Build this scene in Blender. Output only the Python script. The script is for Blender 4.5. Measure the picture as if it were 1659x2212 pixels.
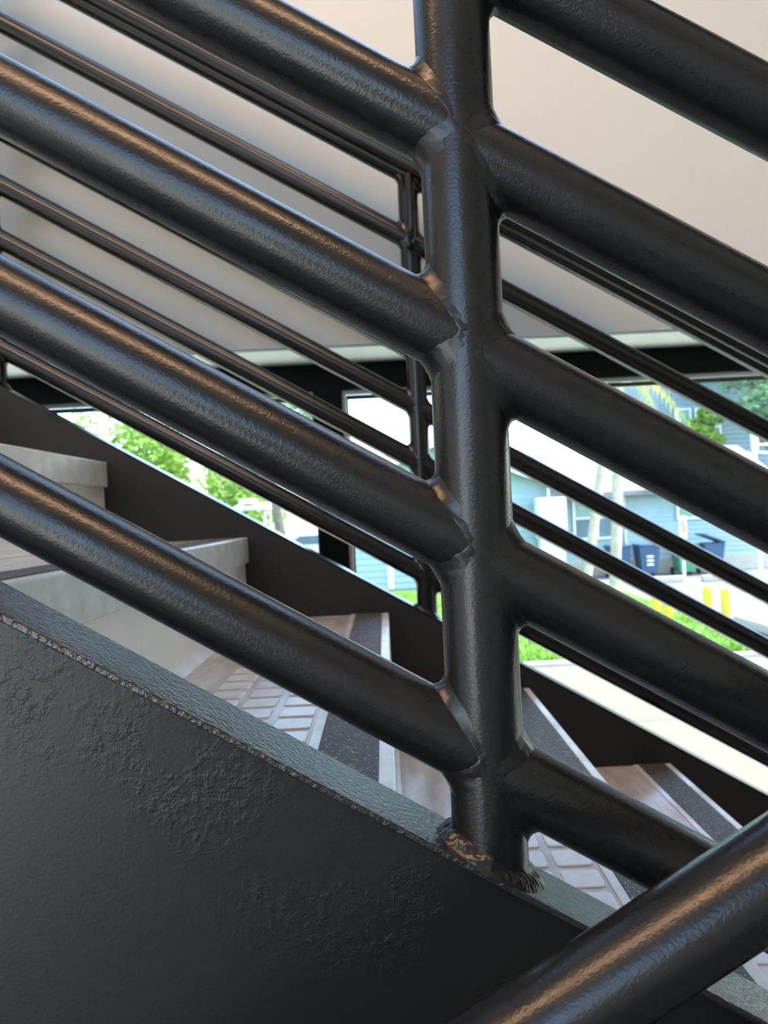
import bpy, bmesh, math, random
from math import sin, cos, pi, sqrt, atan, radians
from mathutils import Vector, Matrix, noise as mnoise
random.seed(7)
sc = bpy.context.scene
for o in list(bpy.data.objects):
    bpy.data.objects.remove(o)
COL = sc.collection

# ------------------------------------------------------------------ camera, world, light, exposure
ZC = 2.30                         # lens height above the ground outside
FPX = 1661.0                      # focal length in pixels of the 1659x2212 frame
ROLL = radians(2.72)
cs, sn = cos(ROLL), sin(ROLL)
cam = bpy.data.cameras.new('camera'); cam_o = bpy.data.objects.new('camera', cam); COL.objects.link(cam_o)
cam.sensor_fit = 'VERTICAL'; cam.sensor_height = 36.0; cam.lens = FPX / 2212 * 36.0
cam.clip_start = 0.01; cam.clip_end = 300
cam_o.matrix_world = Matrix(((cs, sn, 0, 0), (0, 0, -1, 0), (-sn, cs, 0, ZC), (0, 0, 0, 1)))
cam.dof.use_dof = True; cam.dof.focus_distance = 0.425
cam.dof.aperture_fstop = cam.lens / 1.7
sc.camera = cam_o

world = bpy.data.worlds.new('sky'); sc.world = world; world.use_nodes = True
wn = world.node_tree; wn.nodes.clear()
sky = wn.nodes.new('ShaderNodeTexSky'); sky.sky_type = 'NISHITA'; sky.sun_disc = False
sky.sun_elevation = radians(58); sky.sun_rotation = radians(100); sky.air_density = 1.0; sky.dust_density = 1.6
bg = wn.nodes.new('ShaderNodeBackground'); bg.inputs['Strength'].default_value = 1.05
wo = wn.nodes.new('ShaderNodeOutputWorld')
wn.links.new(sky.outputs[0], bg.inputs[0]); wn.links.new(bg.outputs[0], wo.inputs[0])

sun = bpy.data.lights.new('sun', 'SUN'); sun.energy = 7.0; sun.angle = radians(0.6); sun.color = (1, .95, .86)
sun_o = bpy.data.objects.new('sun', sun); COL.objects.link(sun_o)
sun_o.rotation_euler = Vector((.45, .10, .88)).to_track_quat('Z', 'Y').to_euler()

def area(name, loc, aim, sx, sy, power, color):
    l = bpy.data.lights.new(name, 'AREA'); l.shape = 'RECTANGLE'; l.size = sx; l.size_y = sy
    l.energy = power; l.color = color
    o = bpy.data.objects.new(name, l); COL.objects.link(o); o.location = loc
    o.rotation_euler = (Vector(loc) - Vector(aim)).to_track_quat('Z', 'Y').to_euler()
    return o
# area light added in an unseen rear opening to brighten the stringer web
area('rear_fill_area', (-3.6, -4.62, -.98 + ZC), (-3.6, 0, -.98 + ZC), 2.6, 2.45, 78, (.88, .95, 1.0))

sc.view_settings.view_transform = 'Standard'; sc.view_settings.look = 'None'
sc.view_settings.gamma = 1.0; sc.view_settings.use_curve_mapping = False
sc.view_settings.exposure = 0.2
sc.cycles.use_denoising = True; sc.cycles.use_adaptive_sampling = True; sc.cycles.adaptive_threshold = .035
sc.cycles.max_bounces = 5; sc.cycles.diffuse_bounces = 4; sc.cycles.glossy_bounces = 3; sc.cycles.transparent_max_bounces = 10
sc.cycles.caustics_reflective = False; sc.cycles.caustics_refractive = False
sc.cycles.sample_clamp_indirect = 6.0

# ------------------------------------------------------------------ helpers
ORG = {}
def put(o, label, cat, group=None, kind=None):
    o['label'] = label; o['category'] = cat
    if group: o['group'] = group
    if kind: o['kind'] = kind
    return o
def empty(name, loc):
    o = bpy.data.objects.new(name, None); COL.objects.link(o); o.empty_display_size = .05
    o.location = loc; ORG[o.name] = Vector(loc); return o
def link(name, me, mat, parent=None, loc=(0, 0, 0)):
    o = bpy.data.objects.new(name, me); COL.objects.link(o)
    if mat is not None and not me.materials: me.materials.append(mat)
    w = Vector(loc); ORG[o.name] = w
    if parent is not None:
        o.parent = parent; o.location = w - ORG[parent.name]
    else:
        o.location = w
    return o
def mesh(name, vs, fs, smooth=False):
    me = bpy.data.meshes.new(name); me.from_pydata([tuple(v) for v in vs], [], fs); me.update()
    if smooth:
        for p in me.polygons: p.use_smooth = True
    return me
def add(name, vs, fs, mat, parent=None, smooth=False, loc=(0, 0, 0)):
    l = Vector(loc)
    return link(name, mesh(name, [Vector(v) - l for v in vs], fs, smooth), mat, parent, loc)
BF = [(0, 3, 2, 1), (4, 5, 6, 7), (0, 1, 5, 4), (1, 2, 6, 5), (2, 3, 7, 6), (3, 0, 4, 7)]
def bxv(x0, x1, y0, y1, z0, z1):
    return [(x0, y0, z0), (x1, y0, z0), (x1, y1, z0), (x0, y1, z0), (x0, y0, z1), (x1, y0, z1), (x1, y1, z1), (x0, y1, z1)]
def boxes(lst):
    vs, fs = [], []
    for b in lst:
        k = len(vs); vs += bxv(*b); fs += [tuple(i + k for i in f) for f in BF]
    return vs, fs
def bevelled(me, w, seg=2):
    bm = bmesh.new(); bm.from_mesh(me)
    bmesh.ops.bevel(bm, geom=bm.edges[:], offset=w, segments=seg, affect='EDGES', profile=.5)
    bm.to_mesh(me); bm.free(); return me
def box(name, b, mat, parent=None, bev=0, seg=2):
    loc = Vector(((b[0] + b[1]) / 2, (b[2] + b[3]) / 2, b[4]))
    me = mesh(name, [Vector(v) - loc for v in bxv(*b)], BF)
    if bev: bevelled(me, bev, seg)
    return link(name, me, mat, parent, loc)
def sweep(path, rad, n=24, closed=False, prof=None):
    """round tube along a path of points; rad: number or list"""
    P = [Vector(p) for p in path]; m = len(P)
    R = rad if isinstance(rad, (list, tuple)) else [rad] * m
    vs, fs = [], []
    def tan(i):
        if closed: return (P[(i + 1) % m] - P[i - 1]).normalized()
        a, b = max(i - 1, 0), min(i + 1, m - 1); return (P[b] - P[a]).normalized()
    t = tan(0); up = Vector((0, 0, 1)) if abs(t.z) < .9 else Vector((1, 0, 0))
    u = (up - t * up.dot(t)).normalized()
    for i in range(m):
        t = tan(i); u = (u - t * u.dot(t)).normalized(); w = t.cross(u)
        for k in range(n):
            a = 2 * pi * k / n; r = R[i]
            vs.append(P[i] + u * (cos(a) * r) + w * (sin(a) * r))
    rings = m if closed else m - 1
    for i in range(rings):
        a0, b0 = i * n, ((i + 1) % m) * n
        for k in range(n):
            k2 = (k + 1) % n; fs.append((a0 + k, a0 + k2, b0 + k2, b0 + k))
    if not closed:
        k0 = len(vs); vs += [v.copy() for v in vs[:n]]; k1 = len(vs); vs += [v.copy() for v in vs[(m - 1) * n:m * n]]   # caps keep their own vertices
        fs.append(tuple(k0 + k for k in range(n - 1, -1, -1))); fs.append(tuple(k1 + k for k in range(n)))
    return vs, fs
def tube(name, path, rad, mat, parent=None, n=24, closed=False):
    vs, fs = sweep(path, rad, n, closed)
    c = sum((Vector(p) for p in path), Vector()) / len(path)
    o = add(name, vs, fs, mat, parent, True, c)
    for p in o.data.polygons:
        if len(p.vertices) > 4: p.use_smooth = False
    return o

# ------------------------------------------------------------------ materials
def mat_new(name):
    m = bpy.data.materials.new(name); m.use_nodes = True
    nt = m.node_tree; b = nt.nodes['Principled BSDF']
    return m, nt, b
def node(nt, t, **kw):
    n = nt.nodes.new(t)
    for k, v in kw.items(): setattr(n, k, v)
    return n
def noise(nt, scale, detail=2, rough=.5, vec=None):
    n = node(nt, 'ShaderNodeTexNoise'); n.inputs['Scale'].default_value = scale
    n.inputs['Detail'].default_value = detail; n.inputs['Roughness'].default_value = rough
    if vec: nt.links.new(vec, n.inputs['Vector'])
    return n
def ramp(nt, fac, stops):
    r = node(nt, 'ShaderNodeValToRGB'); e = r.color_ramp.elements
    while len(e) < len(stops): e.new(.5)
    for i, (p, c) in enumerate(stops):
        e[i].position = p; e[i].color = (*c, 1) if len(c) == 3 else c
    nt.links.new(fac, r.inputs[0]); return r
def coords(nt, scale=(1, 1, 1)):
    g = node(nt, 'ShaderNodeNewGeometry'); mp = node(nt, 'ShaderNodeMapping'); mp.inputs['Scale'].default_value = scale
    nt.links.new(g.outputs['Position'], mp.inputs['Vector']); return mp.outputs[0]
def bump(nt, b, h, strength, dist, prev=None):
    n = node(nt, 'ShaderNodeBump'); n.inputs['Strength'].default_value = strength; n.inputs['Distance'].default_value = dist
    nt.links.new(h, n.inputs['Height'])
    if prev: nt.links.new(prev.outputs[0], n.inputs['Normal'])
    nt.links.new(n.outputs[0], b.inputs['Normal']); return n
def simple(name, col, rough=.5, var=.12, vscale=8, bs=0, bscale=60, bdist=.002, metal=0, spec=.5):
    m, nt, b = mat_new(name)
    v = coords(nt); n = noise(nt, vscale, 4, .6, v)
    c2 = tuple(min(1, x * (1 + var)) for x in col); c1 = tuple(x * (1 - var) for x in col)
    r = ramp(nt, n.outputs[0], [(.3, c1), (.7, c2)]); nt.links.new(r.outputs[0], b.inputs['Base Color'])
    b.inputs['Roughness'].default_value = rough; b.inputs['Metallic'].default_value = metal
    b.inputs['Specular IOR Level'].default_value = spec
    if bs: bump(nt, b, noise(nt, bscale, 3, .5, v).outputs[0], bs, bdist)
    return m
def paint(name, col, rough, peel=.18, peel_scale=700, big=.25, big_scale=45, spec=.5):
    m, nt, b = mat_new(name)
    v = coords(nt)
    b.inputs['Base Color'].default_value = (*col, 1)
    b.inputs['Specular IOR Level'].default_value = spec
    nr = noise(nt, 30, 3, .6, v); rr = ramp(nt, nr.outputs[0], [(.3, (rough - .04,) * 3), (.7, (rough + .05,) * 3)])
    nt.links.new(rr.outputs[0], b.inputs['Roughness'])
    b1 = bump(nt, b, noise(nt, big_scale, 3, .55, v).outputs[0], big, .0006)
    bump(nt, b, noise(nt, peel_scale, 1, .5, v).outputs[0], peel, .0004, b1)
    return m

M = {}
M['pipe'] = paint('black_pipe_paint', (.0085, .0092, .0102), .27, .34, 560, .05, 40)
M['pipe_far'] = paint('black_pipe_paint_smooth', (.005, .005, .0055), .21, .04, 600, .0, 30)
M['weld'] = paint('black_weld_paint', (.009, .0095, .010), .29, .25, 350, .15, 120)
# stringer web: satin paint with rough corroded patches
def web_mat(name, col, rough, patch):
    m, nt, b = mat_new(name); v = coords(nt)
    b.inputs['Base Color'].default_value = (*col, 1); b.inputs['Roughness'].default_value = rough
    fine = noise(nt, 420, 2, .6, v); lump = noise(nt, 150, 4, .65, v); msk = noise(nt, 22, 3, .6, v)
    mr = ramp(nt, msk.outputs[0], [(.40, (0, 0, 0)), (.58, (1, 1, 1))])
    lr = ramp(nt, lump.outputs[0], [(.46, (0, 0, 0)), (.64, (1, 1, 1))])
    sx = node(nt, 'ShaderNodeSeparateXYZ'); nt.links.new(v, sx.inputs[0])
    q = node(nt, 'ShaderNodeMath', operation='MULTIPLY_ADD'); q.inputs[1].default_value = .70; nt.links.new(sx.outputs[0], q.inputs[0]); nt.links.new(sx.outputs[2], q.inputs[2])
    qs = node(nt, 'ShaderNodeMapRange'); qs.inputs['From Min'].default_value = ZC - .32; qs.inputs['From Max'].default_value = ZC - .16; nt.links.new(q.outputs[0], qs.inputs[0])
    qr = ramp(nt, qs.outputs[0], [(.15, (0, 0, 0)), (.5, (.9, .9, .9)), (.7, (1, 1, 1)), (.93, (.3, .3, .3))])
    m0 = node(nt, 'ShaderNodeMath', operation='MULTIPLY'); nt.links.new(mr.outputs[0], m0.inputs[0]); nt.links.new(qr.outputs[0], m0.inputs[1])
    mr = m0
    mul = node(nt, 'ShaderNodeMath', operation='MULTIPLY')
    nt.links.new(mr.outputs[0], mul.inputs[0]); nt.links.new(lr.outputs[0], mul.inputs[1])
    b1 = bump(nt, b, mul.outputs[0], patch, .0007)
    bump(nt, b, fine.outputs[0], .22, .0004, b1)
    return m
M['web'] = web_mat('stringer_web_paint', (.0055, .0064, .0068), .38, .34)
M['web_far'] = web_mat('stringer_web_far_paint', (.0075, .0072, .007), .5, .12)
# cap strip: brushed, wrinkled paint film
m, nt, b = mat_new('stringer_cap_paint'); v = coords(nt, (1, 1.25, 1))
b.inputs['Base Color'].default_value = (.014, .015, .016, 1); b.inputs['Roughness'].default_value = .30; b.inputs['Specular IOR Level'].default_value = .85
bump(nt, b, noise(nt, 290, 2, .5, v).outputs[0], .9, .0012); M['cap'] = m
# treads
m, nt, b = mat_new('tread_rubber'); v = coords(nt, (1, .25, 1)); v2 = coords(nt)
n1 = noise(nt, 26, 5, .65, v); n2 = noise(nt, 7, 3, .6, v2)
r1 = ramp(nt, n1.outputs[0], [(.3, (.30, .25, .225)), (.55, (.44, .385, .355)), (.8, (.58, .53, .50))])
nt.links.new(r1.outputs[0], b.inputs['Base Color'])
r2 = ramp(nt, n2.outputs[0], [(.35, (.18,) * 3), (.7, (.30,) * 3)]); nt.links.new(r2.outputs[0], b.inputs['Roughness'])
bump(nt, b, noise(nt, 300, 2, .5, v2).outputs[0], .12, .0004); M['rubber'] = m
M['pad'] = simple('tread_pad_rubber', (.54, .52, .51), .22, .12, 30, .1, 300, .0004)
M['nosing'] = simple('nosing_rubber', (.62, .62, .60), .26, .16, 22, .15, 220, .0005)
M['riser'] = simple('riser_rubber', (.80, .78, .74), .36, .07, 9, .06, 200, .0004)
m, nt, b = mat_new('grit_strip'); v = coords(nt); vo = node(nt, 'ShaderNodeTexVoronoi'); vo.inputs['Scale'].default_value = 620
nt.links.new(v, vo.inputs['Vector'])
r1 = ramp(nt, vo.outputs['Color'], [(.15, (.028, .025, .023)), (.8, (.085, .075, .066)), (.97, (.5, .48, .45))])
nt.links.new(r1.outputs[0], b.inputs['Base Color']); b.inputs['Roughness'].default_value = .55
bump(nt, b, vo.outputs['Distance'], .9, .0012); M['grit'] = m
# room
M['wall'] = simple('wall_paint', (.74, .745, .72), .62, .015, 3, .05, 120, .001)
M['sloped_panel'] = simple('sloped_panel_grey', (.57, .67, .735), .55, .015, 3, .05, 120, .001)
M['ceil'] = simple('ceiling_paint', (.82, .80, .77), .7, .02, 3)
M['floor'] = simple('floor_tile', (.13, .128, .12), .35, .1, 6)
M['reveal'] = simple('reveal_paint', (.90, .92, .86), .45, .02, 4)
M['frame'] = simple('black_window_frame', (.003, .0035, .004), .5, .1, 20, spec=.15)
M['bead'] = simple('glazing_bead_aluminium', (.72, .70, .62), .35, .05, 20)
M['gasket'] = simple('gasket_rubber', (.06, .07, .07), .5, .1, 20)
m, nt, b = mat_new('window_glass'); nt.nodes.remove(b); out = nt.nodes['Material Output']
tr = node(nt, 'ShaderNodeBsdfTransparent'); tr.inputs[0].default_value = (.93, .975, .95, 1)
gl = node(nt, 'ShaderNodeBsdfGlossy'); gl.inputs['Roughness'].default_value = .02
gg = node(nt, 'ShaderNodeNewGeometry'); dt = node(nt, 'ShaderNodeVectorMath', operation='DOT_PRODUCT')
nt.links.new(gg.outputs['Incoming'], dt.inputs[0]); nt.links.new(gg.outputs['Normal'], dt.inputs[1])
ab = node(nt, 'ShaderNodeMath', operation='ABSOLUTE'); nt.links.new(dt.outputs['Value'], ab.inputs[0])
om = node(nt, 'ShaderNodeMath', operation='SUBTRACT'); om.inputs[0].default_value = 1; nt.links.new(ab.outputs[0], om.inputs[1])
pw = node(nt, 'ShaderNodeMath', operation='POWER'); pw.inputs[1].default_value = 5; nt.links.new(om.outputs[0], pw.inputs[0])
fr = node(nt, 'ShaderNodeMath', operation='MULTIPLY_ADD'); fr.inputs[1].default_value = .95; fr.inputs[2].default_value = .03; nt.links.new(pw.outputs[0], fr.inputs[0])
mx = node(nt, 'ShaderNodeMixShader')
nt.links.new(fr.outputs[0], mx.inputs[0]); nt.links.new(tr.outputs[0], mx.inputs[1]); nt.links.new(gl.outputs[0], mx.inputs[2])
nt.links.new(mx.outputs[0], out.inputs[0]); M['glass'] = m
def emit(name, col, s):
    m, nt, b = mat_new(name); b.inputs['Base Color'].default_value = (*col, 1)
    b.inputs['Emission Color'].default_value = (*col, 1); b.inputs['Emission Strength'].default_value = s; return m
M['lamp'] = emit('warm_lamp_diffuser', (1.0, .60, .34), 33)
M['lamp_body'] = simple('lamp_housing', (.1, .1, .1), .5)
# outdoors
M['concrete'] = simple('sunlit_concrete', (.185, .155, .11), .8, .10, 3, .2, 40, .004)
M['bounce_slab'] = simple('bounce_slab_concrete', (.66, .68, .58), .8, .05, 3)  # unseen row by the windows, made pale to bounce light onto the reveal
M['kerb'] = simple('kerb_concrete', (0.420, 0.399, 0.350), .8, .08, 4)
M['asphalt'] = simple('parking_asphalt', (.20, .19, .185), .85, .18, 1.6, .2, 60, .004)
M['stripe'] = simple('road_marking_white', (0.525, 0.518, 0.504), .7, .1, 6)
M['soil'] = simple('lawn_ground', (0.128, 0.240, 0.028), .9, .3, 5)
M['grass'] = simple('grass_blades', (0.176, 0.352, 0.032), .7, .35, 3)
M['house'] = simple('pale_blue_siding', (.30, .42, .46), .6, .06, 2)
M['house2'] = simple('blue_grey_wall', (0.174, 0.260, 0.298), .6, .06, 2)
M['roof'] = simple('grey_roof_shade_streaks', (.20, .205, .215), .8, .5, .55)  # shade streaks are painted in as strong tone variation
M['roof_red'] = simple('red_roof', (0.400, 0.176, 0.136), .8, .1, 2)
M['white'] = simple('white_trim', (.72, .72, .71), .5, .04, 3)
M['pane'] = simple('dark_blue_pane', (.10, .17, .22), .12, .2, 2)
M['pane_green'] = simple('green_blind_pane', (.20, .34, .30), .2, .1, 4)
M['bin_blue'] = simple('blue_bin_plastic', (.035, .085, .17), .45, .1, 5)
M['bin_green'] = simple('green_bin_plastic', (.05, .25, .13), .45, .1, 5)
M['tyre'] = simple('dark_rubber', (.03, .03, .03), .7)
M['yellow'] = simple('yellow_bollard_paint', (0.680, 0.496, 0.024), .5, .08, 5)
M['bark'] = simple('pale_palm_bark', (.50, .42, .33), .85, .2, 6, .3, 30, .01)
M['bark2'] = simple('grey_bark', (.20, .17, .13), .9, .25, 5, .3, 20, .01)
M['red'] = simple('sign_red', (.42, .02, .02), .5, .05, 5)
M['sign'] = simple('sign_white', (.50, .48, .48), .4, .03, 5)
def leaf_mat(name, c1, c2):
    m, nt, b = mat_new(name); nt.nodes.remove(b); out = nt.nodes['Material Output']
    n = noise(nt, 1.3, 3, .6, coords(nt)); r = ramp(nt, n.outputs[0], [(.35, c1), (.65, c2)])
    d = node(nt, 'ShaderNodeBsdfDiffuse'); t = node(nt, 'ShaderNodeBsdfTranslucent'); x = node(nt, 'ShaderNodeMixShader')
    x.inputs[0].default_value = .45
    nt.links.new(r.outputs[0], d.inputs[0]); nt.links.new(r.outputs[0], t.inputs[0])
    nt.links.new(d.outputs[0], x.inputs[1]); nt.links.new(t.outputs[0], x.inputs[2]); nt.links.new(x.outputs[0], out.inputs[0]); return m
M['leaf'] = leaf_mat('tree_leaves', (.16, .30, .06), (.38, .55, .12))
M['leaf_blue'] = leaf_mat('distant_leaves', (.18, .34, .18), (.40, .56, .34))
M['frond'] = leaf_mat('palm_fronds', (.30, .42, .08), (.75, .62, .12))

# ================================================================== THE ROOM
# x to the right, y away from the lens, z up; heights below are measured from the lens and lifted by ZC at the end
YW0, YW1 = 1.75, 1.97            # faces of the window wall
ZS = .384                        # underside of the wall above the windows
FLOOR = -ZC + .02
XL, XR, YB, ZT = -5.2, 5.2, -4.6, 3.2
w = boxes([(XL, XR, YW0, YW1, ZS, 1.26), (1.15, XR, YW0, YW1, 1.26, ZT), (XL, 1.15, YW0, YW1, 3.14, ZT)])
put(add('wall_far', *w, M['wall']), 'grey-beige painted wall behind the far railing, above the street windows', 'wall', kind='structure')
def sloped_panel(zt):  # thin greyer field of the wall below a line parallel to the stair
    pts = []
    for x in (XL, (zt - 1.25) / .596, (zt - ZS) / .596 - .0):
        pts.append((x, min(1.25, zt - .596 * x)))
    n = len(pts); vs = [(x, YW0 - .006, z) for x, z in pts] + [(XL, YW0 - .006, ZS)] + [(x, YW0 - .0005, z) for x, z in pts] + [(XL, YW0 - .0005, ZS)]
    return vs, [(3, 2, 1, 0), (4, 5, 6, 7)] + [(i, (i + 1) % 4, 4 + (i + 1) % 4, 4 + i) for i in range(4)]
put(add('trim_2', *sloped_panel(.823), M['sloped_panel']), 'grey panel on the wall behind the far railing, following the stair', 'trim', kind='structure')
r_ = box('trim_1', (XL, XR, YW0 + .002, YW1 - .01, ZS - .006, ZS - .0005), M['reveal'])
put(r_, 'pale green-white underside of the wall over the window head', 'trim', kind='structure')
put(box('wall_left', (XL - .15, XL, YB, YW1, FLOOR, ZT), M['wall']), 'beige side wall beyond the upper end of the stair', 'wall', kind='structure')
put(box('wall_right', (XR, XR + .15, YB, YW1, FLOOR, ZT), M['wall']), 'beige side wall beyond the foot of the stair', 'wall', kind='structure')
w = boxes([(-.6, XR, YB - .15, YB, FLOOR, ZT), (XL, -.6, YB - .15, YB, 2.9, ZT), (XL, -4.9, YB - .15, YB, FLOOR, 2.9), (-4.9, -.6, YB - .15, YB, .26, .36),
           (-2.3, -.6, YB - .15, YB, FLOOR, .26)])
put(add('wall_behind', *w, M['wall']), 'beige rear wall with open bays, one holding an added area light, behind the photographer', 'wall', kind='structure')
SKX0, SKX1, SKY0, SKY1 = -2.7, .85, .60, 1.70
w = boxes([(XL, XR, YB - .15, SKY0, ZT, ZT + .15), (XL, XR, SKY1, YW1, ZT, ZT + .15), (XL, SKX0, SKY0, SKY1, ZT, ZT + .15), (SKX1, XR, SKY0, SKY1, ZT, ZT + .15)])
put(add('ceiling', *w, M['ceil']), 'white ceiling above the stair', 'ceiling', kind='structure')
put(box('floor', (XL, XR, YB - .15, YW1, FLOOR - .1, FLOOR), M['floor']), 'grey tiled floor at the foot of the stair', 'floor', kind='structure')

root = empty('window_8', (-.9, .9, ZT)); put(root, 'long skylight in the ceiling over the stair', 'skylight', kind='structure')
for k in range(4):
    a = SKX0 + k * (SKX1 - SKX0) / 3
    box('glazing_bar', (a - .02 + (.02 if k == 0 else -.02 if k == 3 else 0), a + .02 + (.02 if k == 0 else -.02 if k == 3 else 0), SKY0, SKY1, ZT + .06, ZT + .13), M['frame'], root)
    if k < 3: box('pane', (a + .04, a + (SKX1 - SKX0) / 3 - .04, SKY0, SKY1, ZT + .09, ZT + .096), M['glass'], root)
# storefront windows under the wall
YF0, YF1 = 1.925, 1.985
ZH0 = .311
mull = [-.1285 + k * 1.56 for k in range(-3, 4)]
mw = .036
for i in range(len(mull) - 1):
    a, c = mull[i], mull[i + 1]
    wlabel = {2: 'black framed street window left of the wide mullion, showing green trees', 3: 'black framed street window right of the mullion, showing the pale blue house',
              1: 'black framed street window at the upper end of the stair', 0: 'black framed street window in the far left corner',
              4: 'black framed street window toward the foot of the stair', 5: 'black framed street window in the far right corner'}[i]
    root = empty('window_%d' % (i + 1), ((a + c) / 2, YF0, FLOOR)); put(root, wlabel, 'window', kind='structure')
    box('head_frame', (a, c, YF0, YF1, ZH0, ZS - .007), M['frame'], root)
    box('sill_frame', (a, c, YF0, YF1, FLOOR, FLOOR + .08), M['frame'], root)
    box('jamb', (a, a + mw, YF0, YF1, FLOOR + .08, ZH0), M['frame'], root)
    box('jamb', (c - mw, c, YF0, YF1, FLOOR + .08, ZH0), M['frame'], root)
    x0, x1, z0, z1 = a + mw, c - mw, FLOOR + .08, ZH0
    box('glazing_bead', (x0, x1, YF0 + .012, YF0 + .026, z1 - .0105, z1), M['bead'], root)
    box('glazing_bead', (x0, x0 + .010, YF0 + .012, YF0 + .026, z0, z1 - .0105), M['bead'], root)
    box('glazing_bead', (x1 - .006, x1, YF0 + .030, YF0 + .04, z0, z1 - .0105), M['gasket'], root)
    box('gasket', (x0 + .010, x1 - .006, YF0 + .030, YF0 + .036, z1 - .021, z1 - .0105), M['gasket'], root)
    box('gasket', (x0 + .010, x0 + .015, YF0 + .030, YF0 + .036, z0, z1 - .021), M['gasket'], root)
    box('pane', (x0, x1, YF0 + .038, YF0 + .044, z0, z1), M['glass'], root)
# high window over the stair
root = empty('window_7', (-2, 1.80, 1.26)); put(root, 'high clerestory window above the wall, over the stair', 'window', kind='structure')
cl = [XL + k * (1.15 - XL) / 4 for k in range(5)]
for k in range(5):
    box('mullion', (cl[k] - (.03 if k == 4 else 0 if k == 0 else .03), cl[k] + (.03 if k == 0 else 0 if k == 4 else .03), 1.82, 1.88, 1.26, 3.14), M['frame'], root)
for k in range(4):
    box('pane', (cl[k] + .03, cl[k + 1] - .03, 1.845, 1.851, 1.26, 3.14), M['glass'], root)
# warm linear ceiling light over the near side of the stair
for nm, lx0, lx1, ly, lab in [('ceiling_light', -3.3, .75, -.75, 'long warm linear pendant light above the photographer')]:
    root = empty(nm, ((lx0 + lx1) / 2, ly, ZT)); put(root, lab, 'ceiling light')
    zl = 2.74
    box('diffuser', (lx0 + .02, lx1 - .02, ly - .07, ly + .07, zl, zl + .05), M['lamp'], root)
    for xe in (lx0, lx1 - .02): box('end_cap', (xe, xe + .02, ly - .075, ly + .075, zl - .005, zl + .055), M['lamp_body'], root)
    for q in (.15, .5, .85):
        x = lx0 + q * (lx1 - lx0); tube('suspension_rod', [(x, ly, zl + .05), (x, ly, ZT)], .006, M['lamp_body'], root, 8)

# ================================================================== THE STAIR
SL = .596                                     # slope: falls to the right
AL = atan(SL); ca, sa = cos(AL), sin(AL)
Z0 = -.1685                                   # stringer top where x = 0
RUN, RISE, NZ = .2875, .1714, -.212           # nosing n stands at x = RUN*n, z = NZ - RISE*n
YN0, YN1 = .412, .462                         # near stringer
YF_0, YF_1 = 1.610, 1.660                     # far stringer
N0, N1 = -7, 11
xa, xb = RUN * N0 - .30, 3.30
stair = empty('stair_flight', (1.2, 1.0, FLOOR))
put(stair, 'black steel staircase with rubber treads and grey risers, descending to the right', 'staircase')
def inclined(name, x0, x1, y0, y1, zt, h, mat, parent, slope=SL, bev=0):
    vs = []
    for x in (x0, x1):
        z = zt - slope * x
        vs += [(x, y0, z - h), (x, y1, z - h), (x, y1, z), (x, y0, z)]
    fs = [(0, 3, 2, 1), (4, 5, 6, 7), (0, 1, 5, 4), (1, 2, 6, 5), (2, 3, 7, 6), (3, 0, 4, 7)]
    c = Vector(((x0 + x1) / 2, (y0 + y1) / 2, zt - slope * (x0 + x1) / 2))
    me = mesh(name, [Vector(v) - c for v in vs], fs)
    bm = bmesh.new(); bm.from_mesh(me); bmesh.ops.recalc_face_normals(bm, faces=bm.faces[:]); bm.to_mesh(me); bm.free()
    if bev: bevelled(me, bev, 3)
    return link(name, me, mat, parent, c)
for (y0, y1, mt, sgn) in ((YN0, YN1, M['web'], -1), (YF_0, YF_1, M['web_far'], 1)):
    s = inclined('stringer', xa, xb, y0 + (.0026 if sgn < 0 else .0003), y1 - .0005, Z0 - .0046, .37, mt, stair)
    inclined('cap_strip', xa, xb, y0 - .0006, y1 + .0006, Z0, .0045, M['cap'] if sgn < 0 else M['pipe_far'], s, bev=.0012)

ty0, ty1 = YN1 + .001, YF_0 - .001
def profile_y(name, pts, y0, y1, mat, parent, loc, smooth=False):
    n = len(pts)
    vs = [(x, y0, z) for x, z in pts] + [(x, y1, z) for x, z in pts]
    fs = [tuple(range(n - 1, -1, -1)), tuple(range(n, 2 * n))] + [(i, (i + 1) % n, n + (i + 1) % n, n + i) for i in range(n)]
    me = mesh(name, vs, fs)
    bm = bmesh.new(); bm.from_mesh(me); bmesh.ops.recalc_face_normals(bm, faces=bm.faces[:]); bm.to_mesh(me); bm.free()
    return link(name, me, mat, parent, loc)
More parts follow.
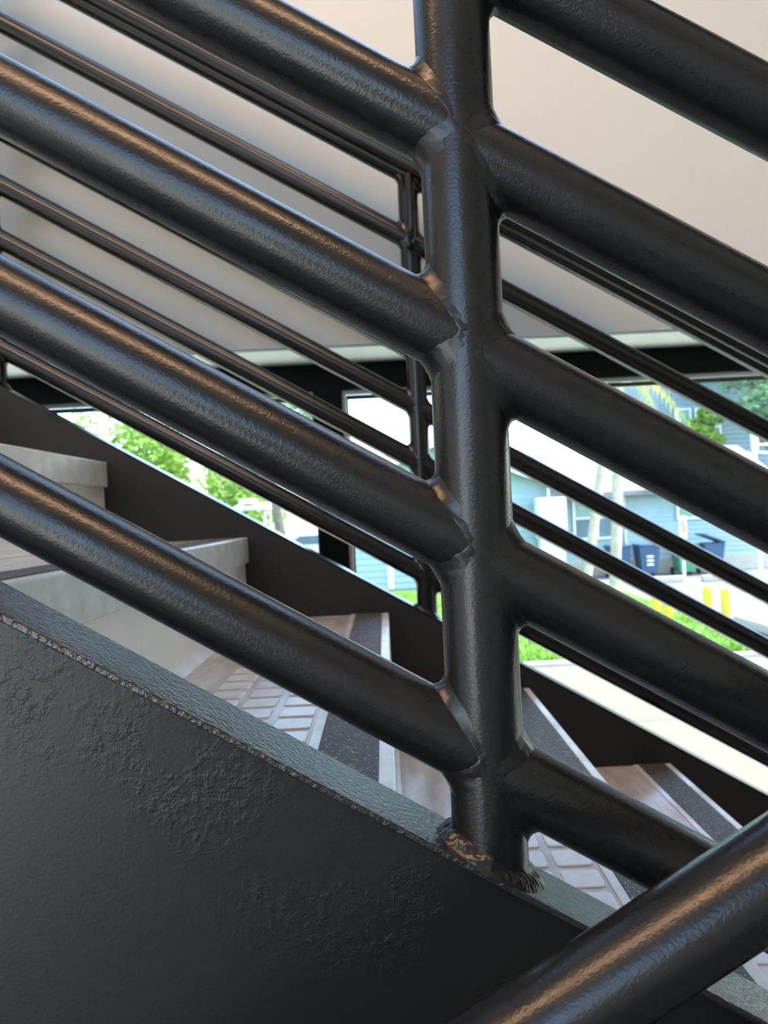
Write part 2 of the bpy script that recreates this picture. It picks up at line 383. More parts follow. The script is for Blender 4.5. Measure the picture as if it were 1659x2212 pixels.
# shared meshes, each modelled with the nosing corner at the origin
LIP = .052
def nose_pts():
    p = [(-.014, .0012), (-.0035, .0012)]
    for k in range(1, 6):
        a = pi / 2 * (1 - k / 5); p.append((-.0035 + .0035 * cos(a), -.0023 + .0035 * sin(a)))
    p += [(.0, -LIP + .002), (-.002, -LIP), (-.012, -LIP), (-.012, -.004), (-.014, -.004)]
    return p
me_cache = {}
def shared(key, fn):
    if key not in me_cache:
        o = fn(); me_cache[key] = o.data; return o
    return None
def inst(key, name, mat, parent, loc, fn):
    if key in me_cache:
        return link(name, me_cache[key], mat, parent, loc)
    o = fn(loc); me_cache[key] = o.data; return o
PX, PY, PW, PD = .0475, .0475, .0395, .0385
def pad_mesh():
    h, bev = .0016, .0022
    vs, fs = [], []
    def rect(w, d, z, r=.005):
        k = len(vs)
        for cx, cy, a0 in ((w / 2 - r, d / 2 - r, 0), (-w / 2 + r, d / 2 - r, pi / 2), (-w / 2 + r, -d / 2 + r, pi), (w / 2 - r, -d / 2 + r, 1.5 * pi)):
            for j in range(4):
                a = a0 + pi / 2 * j / 3; vs.append((cx + r * cos(a), cy + r * sin(a), z))
        return k
    a = rect(PW, PD, 0); c = rect(PW - bev * .5, PD - bev * .5, h * .8); e = rect(PW - bev * 1.6, PD - bev * 1.6, h)
    for u, v_ in ((a, c), (c, e)):
        for j in range(16): fs.append((u + j, u + (j + 1) % 16, v_ + (j + 1) % 16, v_ + j))
    fs.append(tuple(e + j for j in range(16)))
    return mesh('raised_pad', vs, fs)
PADME = pad_mesh(); PADME.materials.append(M['pad'])
for n in range(N0, N1 + 1):
    xn, zn = RUN * n, NZ - RISE * n
    xprev = RUN * (n - 1) - .008
    t = link('tread', me_cache['tread'], M['rubber'], stair, (xn, ty0, zn)) if 'tread' in me_cache else profile_y('tread', [(-.012, 0), (-.012, -.03), (-RUN - .008, -.03), (-RUN - .008, 0)], 0, ty1 - ty0, M['rubber'], stair, (xn, ty0, zn))
    me_cache.setdefault('tread', t.data)
    def part(key, name, pts, mat, par, loc):
        if key in me_cache: return link(name, me_cache[key], mat, par, loc)
        o = profile_y(name, pts, 0, ty1 - ty0, mat, par, loc); me_cache[key] = o.data; return o
    L = (xn, ty0, zn)
    part('nosing', 'nosing', nose_pts(), M['nosing'], t, L)
    part('grit', 'grit_strip', [(-.0145, .0), (-.0145, .0022), (-.0685, .0022), (-.0685, .0)], M['grit'], t, L)
    part('border', 'border_strip', [(-.069, 0), (-.0695, .0018), (-.079, .0018), (-.0796, 0)], M['pad'], t, L)
    part('cove', 'cove_strip', [(-RUN - .008, .0), (-RUN - .008, .014), (-RUN - .0055, .010), (-RUN + .0015, .0025), (-RUN + .006, 0)], M['nosing'], t, L)
    rs = part('riser', 'riser', [(-.008, -.02), (-.008, -RISE), (-.020, -RISE), (-.020, -.02)], M['riser'], stair, L)
    rows = [ty0 + .035 + j * PY for j in range(13)]
    cols = [xn - .0835 - PW / 2 - i * PX for i in range(3)]
    if 0 <= n <= 2:
        for y in rows:
            for x in cols:
                link('raised_pad', PADME, None, t, (x, y, zn))
    else:
        key = 'padfield'
        if key not in me_cache:
            vs, fs = [], []
            for y in rows:
                for x in cols:
                    k = len(vs); vs += [(v.co.x + x - xn, v.co.y + y - ty0, v.co.z) for v in PADME.vertices]
                    fs += [tuple(i + k for i in p.vertices) for p in PADME.polygons]
            me_cache[key] = mesh('raised_pads', vs, fs); me_cache[key].materials.append(M['pad'])
        o = link('raised_pads', me_cache[key], None, t, L); o['kind'] = 'stuff'

# ------------------------------------------------------------------ railings
PR, RR = .0213, .0208
def weld_ring(xp, y, zc, side, slope, mat, parent, seed, fine=True):
    """concave fillet weld where a rail pipe meets the post; side -1 left, +1 right"""
    rnd = random.Random(seed); al = atan(slope); c, s = cos(al), sin(al)
    N, K = (120, 9) if fine else (28, 4)
    ph = [rnd.random() * 6.28 for _ in range(6)]
    vs, fs = [], []
    def on_post(t, r):
        ly = max(-PR * .9999, min(PR * .9999, r * cos(t))); u = r * sin(t)
        sx = (sqrt(PR * PR - ly * ly) - side * u * s) / c
        return Vector((xp + side * sx * c + u * s, y + ly, zc - side * sx * s + u * c))
    ax = Vector((side * c, 0, -side * s))
    for i in range(N):
        t = 2 * pi * i / N; w_ = abs(sin(t)) ** .7
        wob = .5 * sin(3 * t + ph[0]) + .35 * sin(7 * t + ph[1]) + .25 * sin(15 * t + ph[2])
        d = (.0022 + .0062 * w_) * (1 + .16 * wob)
        C = on_post(t, RR); A = C + ax * d; B = on_post(t, RR + d * w_)
        A = A + (Vector((xp, y, zc)) + ax * (A - Vector((xp, y, zc))).dot(ax) - A).normalized() * .00025
        B = B + (Vector((xp, y, B.z)) - B).normalized() * .00025
        for k in range(K + 1):
            q = k / K; p = A * (1 - q) ** 2 + C * 2 * q * (1 - q) + B * q * q
            if 0 < k < K:
                out = (p - C); bulge = 4 * q * (1 - q)
                n_ = Vector((p.x - xp, p.y - y, 0)).normalized()
                lum = mnoise.noise(p * 260) * .00045 + mnoise.noise(p * 700) * .00015 if fine else 0
                p = p + out * .35 * bulge + n_ * (lum + .00035) * bulge
            vs.append(p)
    for i in range(N):
        a, b_ = i * (K + 1), ((i + 1) % N) * (K + 1)
        for k in range(K): fs.append((a + k, b_ + k, b_ + k + 1, a + k + 1))
    o = add('weld_bead', vs, fs, mat, parent, True, (xp, y, zc))
    bm = bmesh.new(); bm.from_mesh(o.data); bmesh.ops.recalc_face_normals(bm, faces=bm.faces[:]); bm.to_mesh(o.data); bm.free()
    return o
def foot_weld(xp, y, zf, slope, mat, parent, seed, fine=True):
    """lumpy, rippled fillet bead between the foot of a post and the inclined stringer"""
    rnd = random.Random(seed); N, K = (340, 16) if fine else (32, 4)
    ph = [rnd.random() * 6.28 for _ in range(8)]; vs, fs = [], []
    for i in range(N):
        t = 2 * pi * i / N; ct, st = cos(t), sin(t)
        wob = sin(3 * t + ph[0]) * .5 + sin(7 * t + ph[1]) * .3 + sin(12 * t + ph[2]) * .2
        up = .0088 * (1 + .22 * wob); outw = .0082 * (1 + .2 * sin(4 * t + ph[3]) + .12 * wob)
        if abs(st) > .35: outw = min(outw, .0054 / abs(st) + (.004 if ct < 0 else .0015) * (1 - abs(st)))
        C = Vector((xp + PR * ct, y + PR * st, zf - slope * PR * ct))
        A = Vector((xp + (PR - .0003) * ct, y + (PR - .0003) * st, C.z + up))
        R2 = PR + outw; B = Vector((xp + R2 * ct, y + R2 * st, zf - slope * R2 * ct - .0005))
        mid = C + (B - C) * .62 + (A - C) * .62
        for k in range(K + 1):
            q = k / K; p = A * (1 - q) ** 2 + mid * 2 * q * (1 - q) + B * q * q
            if fine and 0 < k < K:
                b_ = 4 * q * (1 - q); n_ = (p - C).normalized()
                chev = sin(52 * t + 5.0 * (q - .5) ** 2 * 4 + 2.5 * mnoise.noise(p * 80))
                lump = mnoise.noise(p * 150) * .0013 + mnoise.noise(p * 380) * .0005
                p = p + n_ * b_ * (lump + .00038 * chev * (.5 + .5 * sin(t * 2 + ph[5])) )
            vs.append(p)
    for i in range(N):
        a, b_ = i * (K + 1), ((i + 1) % N) * (K + 1)
        for k in range(K): fs.append((a + k, a + k + 1, b_ + k + 1, b_ + k))
    o = add('foot_weld', vs, fs, mat, parent, True, (xp, y, zf))
    bm = bmesh.new(); bm.from_mesh(o.data); bmesh.ops.recalc_face_normals(bm, faces=bm.faces[:]); bm.to_mesh(o.data); bm.free()
    return o
def railing(root, y, posts, zl, slope, zfoot, zshift, pm, wm, x_end, fine_at=None, top_extra=0):
    posts = sorted(posts)
    P = {}
    for i, xp in enumerate(posts):
        fine = fine_at is not None and abs(xp - fine_at) < .01
        zb = zfoot - slope * xp - PR * abs(slope) * .2
        zt = zl[-1] - slope * xp
        n = 96 if fine else 28
        p = tube('post', [(xp, y, zb - .004), (xp, y, zt)], PR, pm, root, n)
        P[xp] = p
        foot_weld(xp, y, zfoot - slope * xp, slope, wm, p, i + 3, fine)
        for k, z in enumerate(zl):
            for side in (-1, 1):
                weld_ring(xp, y, z - slope * xp + (zshift if side > 0 and fine else 0), side, slope, wm, p, i * 40 + k * 2 + side + 5, fine)
    xs = [x_end[0]] + posts + [x_end[1]]
    for k, z in enumerate(zl):
        for i in range(len(xs) - 1):
            a, c = xs[i], xs[i + 1]
            dz = zshift if (fine_at is not None and abs(a - fine_at) < .01) else 0
            fine = fine_at is not None
            m_ = 2
            tube('rail', [(a, y, z - slope * a + dz), (c, y, z - slope * c + dz)], RR, pm, root, 96 if fine else 32)
    return P
YR = .4375; XP = .0515
near = empty('stair_railing', (XP, YR, Z0 - SL * XP))
put(near, 'near black pipe railing with a thick welded post in the foreground', 'railing')
zl_near = [-.1095 + .1166 * k for k in range(8)]
railing(near, YR, [XP - .892, XP, XP + .892], zl_near, SL, Z0, -.0042, M['pipe'], M['weld'], (XP - 1.9, XP + 1.9), fine_at=XP)

YFR = 1.635; XF = .0825
far = empty('stair_railing', (XF, YFR, Z0 - SL * XF))
put(far, 'far black pipe railing with a slim handrail, standing before the wall and windows', 'railing')
zl_far = [-.088 + .1185 * k for k in range(7)] + [.764]
Pf = railing(far, YFR, [XF + .892 * k for k in range(-2, 4)], zl_far, SL, Z0, 0, M['pipe_far'], M['pipe_far'], (-2.25, 3.1))
YH, ZH = 1.553, .748
hr = tube('handrail', [(-2.25, YH, ZH + SL * 2.25), (3.1, YH, ZH - SL * 3.1)], .019, M['pipe_far'], far, 32)
for xp in sorted(Pf):
    zt = ZH - SL * xp
    pth = [(xp, YFR - PR + .004, zt - .145)]
    for k in range(7):
        a = -pi / 2 * k / 6 - pi / 2
        pth.append((xp, YH + .022 + .022 * cos(a - 0) * 1.0 if k else YH + .03, zt - .123 + .022 * sin(a) if k else zt - .145))
    pth.append((xp, YH, zt - .015))
    tube('handrail_bracket', pth, .0082, M['pipe_far'], far, 14)

# rail of the flight below, rising to the right close to the lens
YL = .334; S2 = -.592
low = empty('stair_railing', (.42, YL, -1.0))
put(low, 'black pipe railing of the flight below, its top pipe rising across the bottom right corner', 'railing')
ztop = -.2605
zl_low = [ztop - .1166 * k for k in range(7, -1, -1)]
railing(low, YL, [-1.364, -.472, .42, 1.312], zl_low, S2, ztop - .877, 0, M['pipe'], M['weld'], (-1.9, 1.9))
inclined('stringer', -1.9, 1.9, YL - .026, YL + .024, ztop - .877, .30, M['web'], low, slope=S2)

# ================================================================== OUTDOORS
G = -ZC
put(box('ground_street', (-60, 60, 1.99, 90, G - .3, G - .06), M['asphalt']), 'grey asphalt of the street and parking lot', 'asphalt', kind='structure')
# sidewalk slabs
walk = empty('sidewalk', (2, 6, G - .06)); put(walk, 'pale concrete sidewalk along the windows', 'sidewalk', kind='structure')
for i in range(-6, 12):
    for j, (ya, yb) in enumerate(((2.02, 5.0), (5.0, 8.0), (8.0, 10.9))):
        x = i * 1.8
        box('slab', (x + .006, x + 1.794, ya + .006, yb - .006, G - .06, G + .0), M['bounce_slab'] if j == 0 else M['concrete'], walk)
put(box('kerb', (-11, 6.6, 10.92, 11.08, G - .05, G + .05), M['kerb'], bev=.02), 'low pale kerb between the sidewalk and the lawn', 'kerb')
lawn = box('lawn', (-11, 5.9, 11.1, 22.1, G - .05, G + .02), M['soil']); put(lawn, 'bright green lawn in front of the pale blue house', 'lawn', kind='stuff')
vs, fs = [], []
rnd = random.Random(3)
for _ in range(14000):
    y = 11.15 + 10.8 * rnd.random() ** 1.6; x = -3 + 8.8 * rnd.random()
    h = .05 + .05 * rnd.random(); a = rnd.random() * pi; wd = .012 + .01 * rnd.random(); l = (rnd.random() - .5) * .06
    k = len(vs); vs += [(x - wd * cos(a), y - wd * sin(a), G + .02), (x + wd * cos(a), y + wd * sin(a), G + .02), (x + l, y + l * .7, G + .02 + h)]
    fs.append((k, k + 1, k + 2))
o = add('grass_blades', vs, fs, M['grass'], lawn); o['kind'] = 'stuff'
put(box('lawn', (6.7, 12, 10.95, 11.9, G - .05, G + .03), M['soil']), 'thin green verge beside the sunlit concrete pad', 'lawn', kind='stuff')

def bollard(x, y, h, lab):
    r = empty('bollard', (x, y, G)); put(r, lab, 'bollard', 'yellow bollards by the parking lot')
    tube('pipe', [(x, y, G - .03), (x, y, G + h - .05), (x, y, G + h - .02), (x, y, G + h)], [.085, .085, .07, .02], M['yellow'], r, 20)
bollard(6.02, 14.5, .62, 'rear yellow bollard of the right pair, left of its twin')
bollard(6.20, 14.15, .60, 'yellow bollard at the corner of the white concrete pad, rightmost of all')
bollard(5.42, 15.6, .55, 'leftmost yellow bollard, at the tip of the lawn')
bollard(5.33, 14.7, .50, 'yellow bollard of the left pair, half hidden by the pipe rail')
put(box('concrete_pad', (6.25, 7.4, 12.6, 14.0, G - .05, G + .13), M['kerb'], bev=.03), 'sunlit white concrete pad beside the yellow bollards', 'concrete pad')
for i, (x0, x1, y, lab) in enumerate(((7.45, 8.35, 21.6, 'white concrete wheel stop left of the sign post'), (8.75, 10.0, 21.4, 'white concrete wheel stop right of the sign post'))):
    put(box('wheel_stop', (x0, x1, y - .09, y + .09, G - .06, G + .12), M['kerb'], bev=.03), lab, 'wheel stop', 'parking wheel stops')
def stripe(x0, y0, x1, y1, w, lab):
    d = Vector((x1 - x0, y1 - y0, 0)).normalized(); nrm = Vector((-d.y, d.x, 0)) * w / 2
    p = [Vector((x0, y0, G - .06)) - nrm, Vector((x1, y1, G - .06)) - nrm, Vector((x1, y1, G - .06)) + nrm, Vector((x0, y0, G - .06)) + nrm]
    vs = [tuple(q) for q in p] + [(q.x, q.y, G - .054) for q in p]
    put(add('parking_stripe', vs, BF, M['stripe'], loc=(x0, y0, G - .06)), lab, 'road marking', 'parking lot stripes')
stripe(8.5, 21.2, 8.3, 15.2, .12, 'white parking stripe between the two wheel stops')
stripe(10.3, 21.2, 9.6, 14.2, .12, 'white parking stripe right of the wheel stops')
stripe(7.2, 21.95, 11.5, 22.05, .10, 'white line along the wheel stops')

# ---- pale blue house
house = empty('house', (7, 26, G)); put(house, 'single storey pale blue house with a gabled wing and light grey roof across the street', 'house')
HX0, HX1, HY, HE = 3.2, 12.3, 24.5, .30
box('body', (HX0, HX1, HY, 29.2, G + .0, HE), M['house'], house)
box('foundation', (HX0 - .02, HX1 + .02, HY - .06, HY, G - .05, G + .42), M['kerb'], house)
nb = 15; bh = (HE - (G + .42)) / nb
for k in range(nb):
    z = G + .42 + k * bh
    vs = [(HX0, HY, z), (HX1, HY, z), (HX1, HY, z + bh), (HX0, HY, z + bh), (HX0, HY - .03, z), (HX1, HY - .03, z), (HX1, HY - .008, z + bh), (HX0, HY - .008, z + bh)]
    add('siding_board', vs, [(0, 1, 2, 3), (4, 7, 6, 5), (0, 4, 5, 1), (1, 5, 6, 2), (2, 6, 7, 3), (3, 7, 4, 0)], M['house'], house, loc=(HX0, HY, z))
def slab(name, pts, th, mat, parent):
    vs = [Vector(p) for p in pts] + [Vector(p) - Vector((0, 0, th)) for p in pts]
    n = len(pts)
    fs = [tuple(range(n)), tuple(range(2 * n - 1, n - 1, -1))] + [(i, n + i, n + (i + 1) % n, (i + 1) % n) for i in range(n)]
    return add(name, vs, fs, mat, parent, loc=pts[0])
slab('roof', [(HX0 - .3, HY - .6, HE), (HX1 + .3, HY - .6, HE), (HX1 + .3, 27.2, HE + 1.48), (HX0 - .3, 27.2, HE + 1.48)], .14, M['roof'], house)
slab('roof', [(HX0 - .3, 27.2, HE + 1.48), (HX1 + .3, 27.2, HE + 1.48), (HX1 + .3, 29.6, HE + .1), (HX0 - .3, 29.6, HE + .1)], .14, M['roof'], house)
def win(parent, x0, x1, z0, z1, y, two=True, pane='pane', upper='pane_green'):
    f = add('window', *boxes([(x0 - .07, x0, y - .08, y, z0 - .07, z1 + .07), (x1, x1 + .07, y - .08, y, z0 - .07, z1 + .07),
                              (x0, x1, y - .08, y, z1, z1 + .07), (x0, x1, y - .08, y, z0 - .07, z0), (x0, x1, y - .07, y, (z0 + z1) / 2 - .03, (z0 + z1) / 2 + .03)]), M['white'], parent, loc=(x0, y, z0))
    box('pane', (x0, x1, y - .045, y - .035, z0, (z0 + z1) / 2 - .03), M[pane], f)
    box('pane', (x0, x1, y - .045, y - .035, (z0 + z1) / 2 + .03, z1), M[upper], f)
win(house, 6.05, 6.62, -1.12, .12, HY - .03); win(house, 6.78, 7.35, -1.12, .12, HY - .03)
win(house, 9.35, 10.15, -.62, .12, HY - .03, pane='pane_green'); win(house, 11.3, 11.95, -1.1, .1, HY - .03)
tube('downpipe', [(7.62, HY - .1, HE - .1), (7.62, HY - .1, G)], .04, M['white'], house, 10)
# gabled wing at the left
wing = house
vs = []
GX0, GX1, GY, GA = -1.9, 5.3, 22.9, 1.7
ge, gp = .35, 1.95
for y in (GY, 28):
    vs += [(GX0, y, G - .05), (GX1, y, G - .05), (GX1, y, ge), (GA, y, gp), (GX0, y, ge)]
add('body', vs, [(0, 1, 2, 3, 4), (9, 8, 7, 6, 5), (0, 5, 6, 1), (1, 6, 7, 2), (2, 7, 8, 3), (3, 8, 9, 4), (4, 9, 5, 0)], M['house'], wing, loc=(GX0, GY, G))
slab('roof', [(GA, GY - .35, gp + .14), (GX1 + .35, GY - .35, ge), (GX1 + .35, 28, ge), (GA, 28, gp + .14)], .12, M['roof'], wing)
slab('roof', [(GX0 - .35, GY - .35, ge), (GA, GY - .35, gp + .14), (GA, 28, gp + .14), (GX0 - .35, 28, ge)], .12, M['roof'], wing)
slab('rake_board', [(GA, GY - .40, gp + .16), (GX1 + .38, GY - .40, ge + .02), (GX1 + .38, GY - .36, ge + .02), (GA, GY - .36, gp + .16)], .2, M['white'], wing)
slab('rake_board', [(GX0 - .38, GY - .40, ge + .02), (GA, GY - .40, gp + .16), (GA, GY - .36, gp + .16), (GX0 - .38, GY - .36, ge + .02)], .2, M['white'], wing)
box('corner_board', (.02, .2, GY - .04, GY + .01, G, ge), M['white'], wing)
nb = 14; bh = (ge - G) / nb
for k in range(nb):
    z = G + k * bh
    vs = [(GX0, GY, z), (GX1, GY, z), (GX1, GY, z + bh), (GX0, GY, z + bh), (GX0, GY - .03, z), (GX1, GY - .03, z), (GX1, GY - .008, z + bh), (GX0, GY - .008, z + bh)]
    add('siding_board', vs, [(0, 1, 2, 3), (4, 7, 6, 5), (0, 4, 5, 1), (1, 5, 6, 2), (2, 6, 7, 3), (3, 7, 4, 0)], M['house'], wing, loc=(GX0, GY, z))
# white utility box
ub = empty('utility_cabinet', (4.85, 22.4, G)); put(ub, 'tall white cabinet with rounded corners standing against the pale blue wing', 'cabinet')
box('cabinet_body', (4.42, 5.28, 22.2, 22.75, -1.0, .19), M['white'], ub, bev=.07, seg=3)
box('plinth', (4.5, 5.2, 22.25, 22.7, G + .02, -1.0), M['white'], ub)
tube('conduit', [(4.85, 22.6, .17), (4.85, 22.6, .62)], .035, M['white'], ub, 10)
# red roof and the two storey house behind
rr = empty('house', (3, 42, G)); put(rr, 'distant house showing only a strip of red roof above the grey roof', 'house')
box('body', (-1, 7.9, 38, 44, G - .05, 2.2), M['house2'], rr)
slab('roof', [(-1.3, 37.6, 2.2), (8.2, 37.6, 2.2), (8.2, 41, 3.02), (-1.3, 41, 3.02)], .15, M['roof_red'], rr)
h2 = empty('house', (17, 36, G)); put(h2, 'two storey blue-grey house with white framed windows behind the palm', 'house')
box('body', (12.0, 26, 33, 40, G - .05, 5.6), M['house2'], h2)
slab('roof', [(11.5, 32.4, 5.6), (26.5, 32.4, 5.6), (26.5, 37, 7.2), (11.5, 37, 7.2)], .18, M['roof'], h2)
nb = 40; bh = (5.6 - G) / nb
for k in range(nb):
    z = G + k * bh
    vs = [(12, 33, z), (26, 33, z), (26, 33, z + bh), (12, 33, z + bh), (12, 32.97, z), (26, 32.97, z), (26, 32.992, z + bh), (12, 32.992, z + bh)]
    add('siding_board', vs, [(0, 1, 2, 3), (4, 7, 6, 5), (0, 4, 5, 1), (1, 5, 6, 2), (2, 6, 7, 3), (3, 7, 4, 0)], M['house2'], h2, loc=(12, 33, z))
win(h2, 12.75, 13.25, 2.2, 3.75, 32.95, pane='pane_green'); win(h2, 13.55, 14.5, 2.2, 3.75, 32.95, pane='pane_green'); win(h2, 16.5, 17.6, 2.2, 3.75, 32.95)

# ---- wheeled bins
def wbin(x, y, mat, lab, lid=0, marks=False):
    r = empty('wheeled_bin', (x, y, G)); put(r, lab, 'bin', 'wheeled bins by the house')
    vs = []
    for z, w_, d_ in ((G + .06, .23, .26), (G + .88, .31, .36)):
        vs += [(x - w_, y - d_, z), (x + w_, y - d_, z), (x + w_, y + d_, z), (x - w_, y + d_, z)]
    b_ = add('bin_body', vs, BF, mat, r, loc=(x, y, G))
    o = add('lid', bxv(-.34, .34, -.40, .38, 0, .06), BF, mat, r); bevelled(o.data, .02)
    o.location = Vector((x, y, G + .885)) - ORG[r.name]
    if lid: o.rotation_euler.x = radians(-0); o.rotation_euler.y = radians(lid); o.location.z += .12
    for s in (-1, 1):
        tube('wheel', [(x + s * .24, y + .30, G + .06), (x + s * .30, y + .30, G + .06)], .12, M['tyre'], r, 14)
    tube('handle_bar', [(x - .26, y + .42, G + .84), (x + .26, y + .42, G + .84)], .018, M['tyre'], r, 8)
    if marks:
        for k in range(3):
            box('print_mark', (x - .10, x + .10, y - .345, y - .325, G + .30 + k * .12, G + .36 + k * .12), M['white'], b_)
wbin(7.98, 23.6, M['bin_blue'], 'dark blue wheeled bin with white print, left of the green bin', marks=True)
wbin(7.15, 23.75, M['bin_blue'], 'dark blue wheeled bin right beside the pale palm trunk')
wbin(9.1, 23.5, M['bin_green'], 'green wheeled bin behind the sign post')
wbin(9.95, 23.6, M['bin_blue'], 'dark blue wheeled bin with a propped lid, right of the green bin', lid=22)

# ---- street sign
sg = empty('street_sign', (6.72, 17.4, G)); put(sg, 'white street sign with a red ring on a pale post in the parking lot', 'street sign')
SX, SY = 6.72, 17.4
tube('sign_post', [(SX, SY, G - .06), (SX, SY, -.42)], .032, M['white'], sg, 10)
pl = add('sign_plate', bxv(-.17, .17, -.006, .006, 0, .52), BF, M['sign'], sg)
pl.location = Vector((SX, SY - .045, -.93)) - ORG[sg.name]; pl.rotation_euler.z = radians(42); ORG[pl.name] = Vector((0, 0, 0))
vs, fs = [], []
for k in range(32):
    a = 2 * pi * k / 32
    for R in (.125, .085):
        for yy in (-.012, -.006): vs.append((R * cos(a), yy, .29 + R * sin(a)))
for k in range(32):
    a, c = 4 * k, 4 * ((k + 1) % 32)
    fs += [(a, c, c + 2, a + 2), (a + 1, a + 3, c + 3, c + 1), (a, a + 1, c + 1, c), (a + 2, c + 2, c + 3, a + 3)]
ring = add('red_ring', vs, fs, M['red'], pl)
k = .1 / sqrt(2)
add('red_slash', [(-k - .012, -.0125, .29 + k - .012), (-k + .012, -.0125, .29 + k + .012), (k + .012, -.0125, .29 - k + .012), (k - .012, -.0125, .29 - k - .012),
                  (-k - .012, -.006, .29 + k - .012), (-k + .012, -.006, .29 + k + .012), (k + .012, -.006, .29 - k + .012), (k - .012, -.006, .29 - k - .012)], BF, M['red'], pl)
for zz in (.06, .11):
    add('print_line', bxv(-.11, .11, -.0105, -.006, zz, zz + .025), BF, M['red'], pl)
# white service mast at the right
sm = empty('service_mast', (10.15, 20.9, G)); put(sm, 'thin white service mast with bracket and cables at the right edge', 'mast')
tube('mast_pipe', [(10.15, 20.9, G - .06), (10.15, 20.9, 1.75)], .05, M['white'], sm, 12)
tube('mast_top', [(10.15, 20.9, 1.2), (10.15, 20.9, 1.75), (10.15, 20.9, 2.0)], [.09, .1, .05], M['white'], sm, 12)
tube('bracket', [(10.15, 20.9, 1.2), (10.0, 20.8, 1.05), (9.9, 20.8, 1.15)], .04, M['white'], sm, 8)
tube('cable', [(10.15, 20.9, 1.15), (11.5, 20.9, 1.0), (14, 21.5, 1.25)], .03, M['white'], sm, 8)
tube('cable', [(10.15, 20.9, 1.35), (11.5, 21, 1.3), (14, 22, 1.7)], .025, M['white'], sm, 8)

# ---- vegetation
def leaves(vs, fs, c, rad, count, size, rnd, shell=.45):
    for _ in range(count):
        d = Vector((rnd.gauss(0, 1), rnd.gauss(0, 1), rnd.gauss(0, 1))).normalized()
        q = (shell + (1 - shell) * rnd.random()) ** .8
        p = Vector(c) + Vector((d.x * rad[0], d.y * rad[1], d.z * rad[2])) * q
        a = Vector((rnd.gauss(0, 1), rnd.gauss(0, 1), rnd.gauss(0, .6))).normalized(); b_ = a.orthogonal().normalized()
        s = size * (.6 + .8 * rnd.random()); k = len(vs)
        vs += [p - a * s, p + b_ * s * .45, p + a * s, p - b_ * s * .45]; fs.append((k, k + 1, k + 2, k + 3))
def tree(x, y, h, rad, lab, mat, seed, blobs=7, count=650, size=.14, trunk=.16, bark='bark2', name='tree', low=.35):
    rnd = random.Random(seed); r = empty(name, (x, y, G)); put(r, lab, 'tree' if name == 'tree' else 'shrub', 'trees across the street' if name == 'tree' else None)
    if not name == 'tree': r['group'] = 'shrubs across the street'
    lean = rnd.uniform(-.4, .4)
    pth = [(x, y, G - .1), (x + lean * .3, y, G + h * .25), (x + lean, y, G + h * .55), (x + lean * 1.1, y, G + h * .8)]
    tube('trunk', pth, [trunk * 1.2, trunk, trunk * .8, trunk * .35], M[bark], r, 12)
    for k in range(4):
        a = rnd.random() * 6.28; z0 = G + h * (.45 + .08 * k)
        tube('branch', [(x + lean * .8, y, z0), (x + lean + rad * .4 * cos(a), y + rad * .4 * sin(a), z0 + h * .12), (x + lean + rad * .75 * cos(a), y + rad * .75 * sin(a), z0 + h * .2)],
             [trunk * .4, trunk * .3, trunk * .12], M[bark], r, 8)
    vs, fs = [], []
    for k in range(blobs):
        a = rnd.random() * 6.28; q = rad * .55 * sqrt(rnd.random())
        c = (x + lean + q * cos(a), y + q * sin(a), G + h * (low + (.92 - low) * (k + .5) / blobs))
        s = rad * rnd.uniform(.5, .75)
        leaves(vs, fs, c, (s, s, s * .75), count, size, rnd)
    o = add('foliage', vs, fs, M[mat], r, loc=(x, y, G)); o['kind'] = 'stuff'
tree(-14.6, 31, 7.2, 2.9, 'leafy green tree left of the white street pole', 'leaf', 11, low=.12, blobs=9)
tree(-8.5, 26, 6.0, 2.5, 'leafy green tree just right of the white street pole', 'leaf', 12, low=.10, blobs=10)
tree(-6.3, 35, 5.8, 2.4, 'small pale green tree behind the white canopy', 'leaf', 13, low=.12, blobs=9)
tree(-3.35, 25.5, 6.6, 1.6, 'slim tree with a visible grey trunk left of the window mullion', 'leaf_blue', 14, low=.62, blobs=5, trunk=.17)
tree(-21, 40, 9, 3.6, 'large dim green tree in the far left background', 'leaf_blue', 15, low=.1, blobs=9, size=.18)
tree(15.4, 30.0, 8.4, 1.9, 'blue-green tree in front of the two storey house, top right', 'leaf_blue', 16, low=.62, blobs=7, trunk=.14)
tree(12.9, 30.9, 6.3, .85, 'small yellow-green tree hanging before the upper windows', 'leaf', 17, low=.62, blobs=5, count=300, trunk=.06)
tree(4.95, 35.5, 5.3, .7, 'small yellow-green treetop above the grey roof', 'frond', 18, low=.75, blobs=4, count=260, trunk=.06)
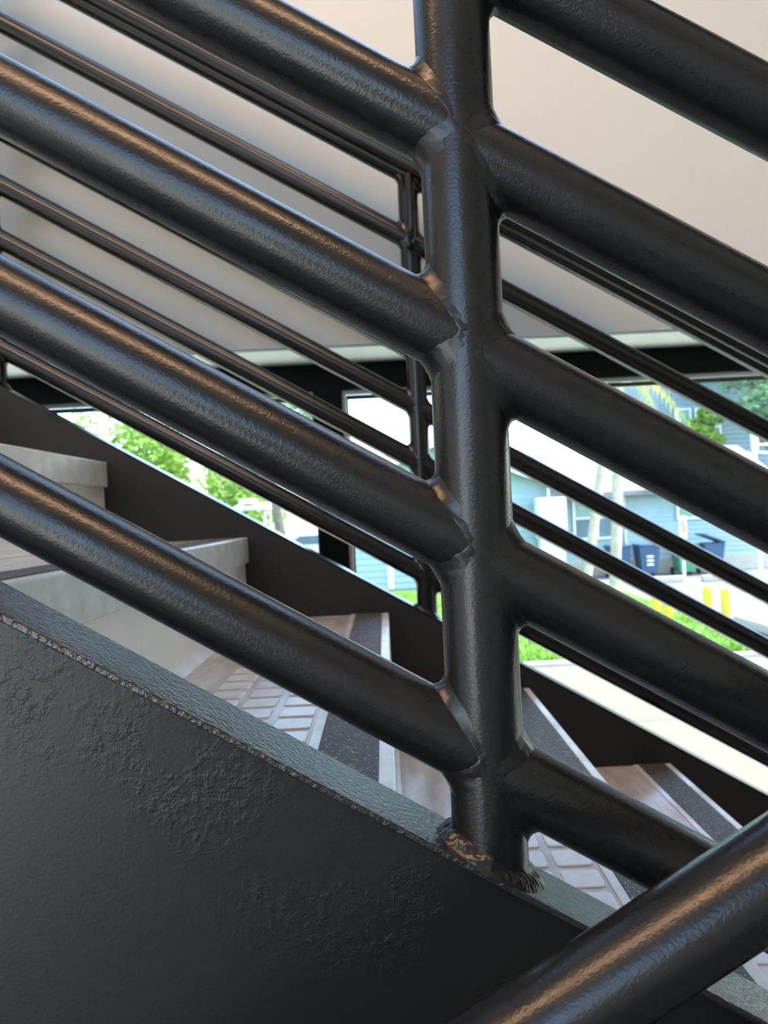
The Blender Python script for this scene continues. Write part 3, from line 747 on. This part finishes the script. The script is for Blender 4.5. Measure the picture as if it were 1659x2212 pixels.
# palms
def palm(base, top, w, lab, crown, seed, fr=13, L=1.7):
    rnd = random.Random(seed); r = empty('palm_tree', base); put(r, lab, 'palm', 'palms in front of the house')
    b_, t_ = Vector(base), Vector(top); pth, rad = [], []
    for k in range(13):
        q = k / 12; p = b_.lerp(t_, q) + Vector((.04 * sin(q * pi), 0, 0)); pth.append(p); rad.append(w * (1.12 - .2 * q) * (1 + .04 * sin(k * 2.4)))
    tube('trunk', pth, rad, M['bark'], r, 14)
    if crown:
        for k in range(fr):
            a = 2 * pi * k / fr + rnd.uniform(-.2, .2); el = rnd.uniform(-.2, .9); vs, fs = [], []
            stem = []
            for j in range(9):
                q = j / 8; rr_ = L * q * cos(el) ; z = L * q * sin(el) - 1.15 * q * q * L * .8
                stem.append(t_ + Vector((rr_ * cos(a), rr_ * sin(a), z)))
            sd = Vector((-sin(a), cos(a), 0))
            for j in range(1, 9):
                for s in (-1, 1):
                    for u in (0, .5):
                        p = stem[j - 1].lerp(stem[j], u); ln = .42 * (1 - .55 * abs(j / 8 - .45)); d = (stem[j] - stem[j - 1]).normalized()
                        e = p + sd * s * ln * .62 + d * ln * .5 - Vector((0, 0, ln * .55)); k2 = len(vs)
                        vs += [p - d * .03, p + d * .03, e]; fs.append((k2, k2 + 1, k2 + 2))
            f = add('frond', vs, fs, M['frond'], r, loc=t_)
            tube('rib', stem, [.02 * (1 - .8 * j / 8) for j in range(9)], M['frond'], f, 6)
palm((5.72, 19.4, G + .03), (6.05, 19.4, 3.35), .125, 'pale straight palm trunk with yellow-green drooping crown, right of the leaning one', True, 5)
palm((5.46, 21.2, G + .03), (6.6, 21.3, 4.2), .12, 'leaning pale palm trunk with a crown, left of the straight palm', True, 6, fr=9)
# white street pole, canopy and parked car on the left
pz = empty('street_pole', (-6.45, 18, G)); put(pz, 'white square street pole among the trees, seen through the left window', 'pole')
box('pole_shaft', (-6.54, -6.38, 17.92, 18.08, G - .06, 3.4), M['white'], pz, bev=.01)
box('pole_cap', (-6.60, -6.32, 17.86, 18.14, 3.4, 3.5), M['white'], pz)
cn = empty('canopy', (-5.0, 30, G)); put(cn, 'small white canopy on thin posts in front of the trees', 'canopy')
slab('canopy_roof', [(-5.75, 29.2, .42), (-4.45, 29.2, .42), (-4.45, 30.8, .60), (-5.75, 30.8, .60)], .12, M['white'], cn)
box('canopy_top', (-5.55, -4.95, 29.5, 30.4, .56, .75), M['white'], cn, bev=.04)
for px_ in (-5.65, -4.55):
    for py_ in (29.3, 30.7): tube('canopy_post', [(px_, py_, G - .06), (px_, py_, .42)], .04, M['white'], cn, 8)
car = empty('parked_car', (-3.2, 34, G)); put(car, 'white parked car behind the tree trunk left of the mullion', 'car')
pr = [(-2.1, .35), (-2.15, .75), (-1.95, .95), (-1.2, 1.02), (-.55, 1.48), (.75, 1.50), (1.5, 1.05), (2.05, .95), (2.15, .6), (2.1, .35)]
vs = [(-3.2 + x, 33.2, G + z) for x, z in pr] + [(-3.2 + x, 34.8, G + z) for x, z in pr]; n = len(pr)
add('car_body', vs, [tuple(range(n)), tuple(range(2 * n - 1, n - 1, -1))] + [(i, n + i, n + (i + 1) % n, (i + 1) % n) for i in range(n)], M['white'], car, loc=(-3.2, 34, G))
for x in (-1.35, 1.35):
    for y in (33.22, 34.62): tube('wheel', [(-3.2 + x, y - .04, G + .33), (-3.2 + x, y + .18, G + .33)], .33, M['tyre'], car, 18)
add('side_window', [(-3.2 + x, 33.185, G + z) for x, z in ((-1.0, 1.06), (-.5, 1.42), (.7, 1.43), (1.25, 1.06))] + [(-3.2 + x, 33.21, G + z) for x, z in ((-1.0, 1.06), (-.5, 1.42), (.7, 1.43), (1.25, 1.06))], BF, M['pane'], car, loc=(-3.2, 33.2, G + 1))

# ------------------------------------------------------------------ lift everything so that the ground outside lies at z = 0
for o in sc.objects:
    if o.parent is None and o.type in ('MESH', 'EMPTY'):
        o.location.z += ZC
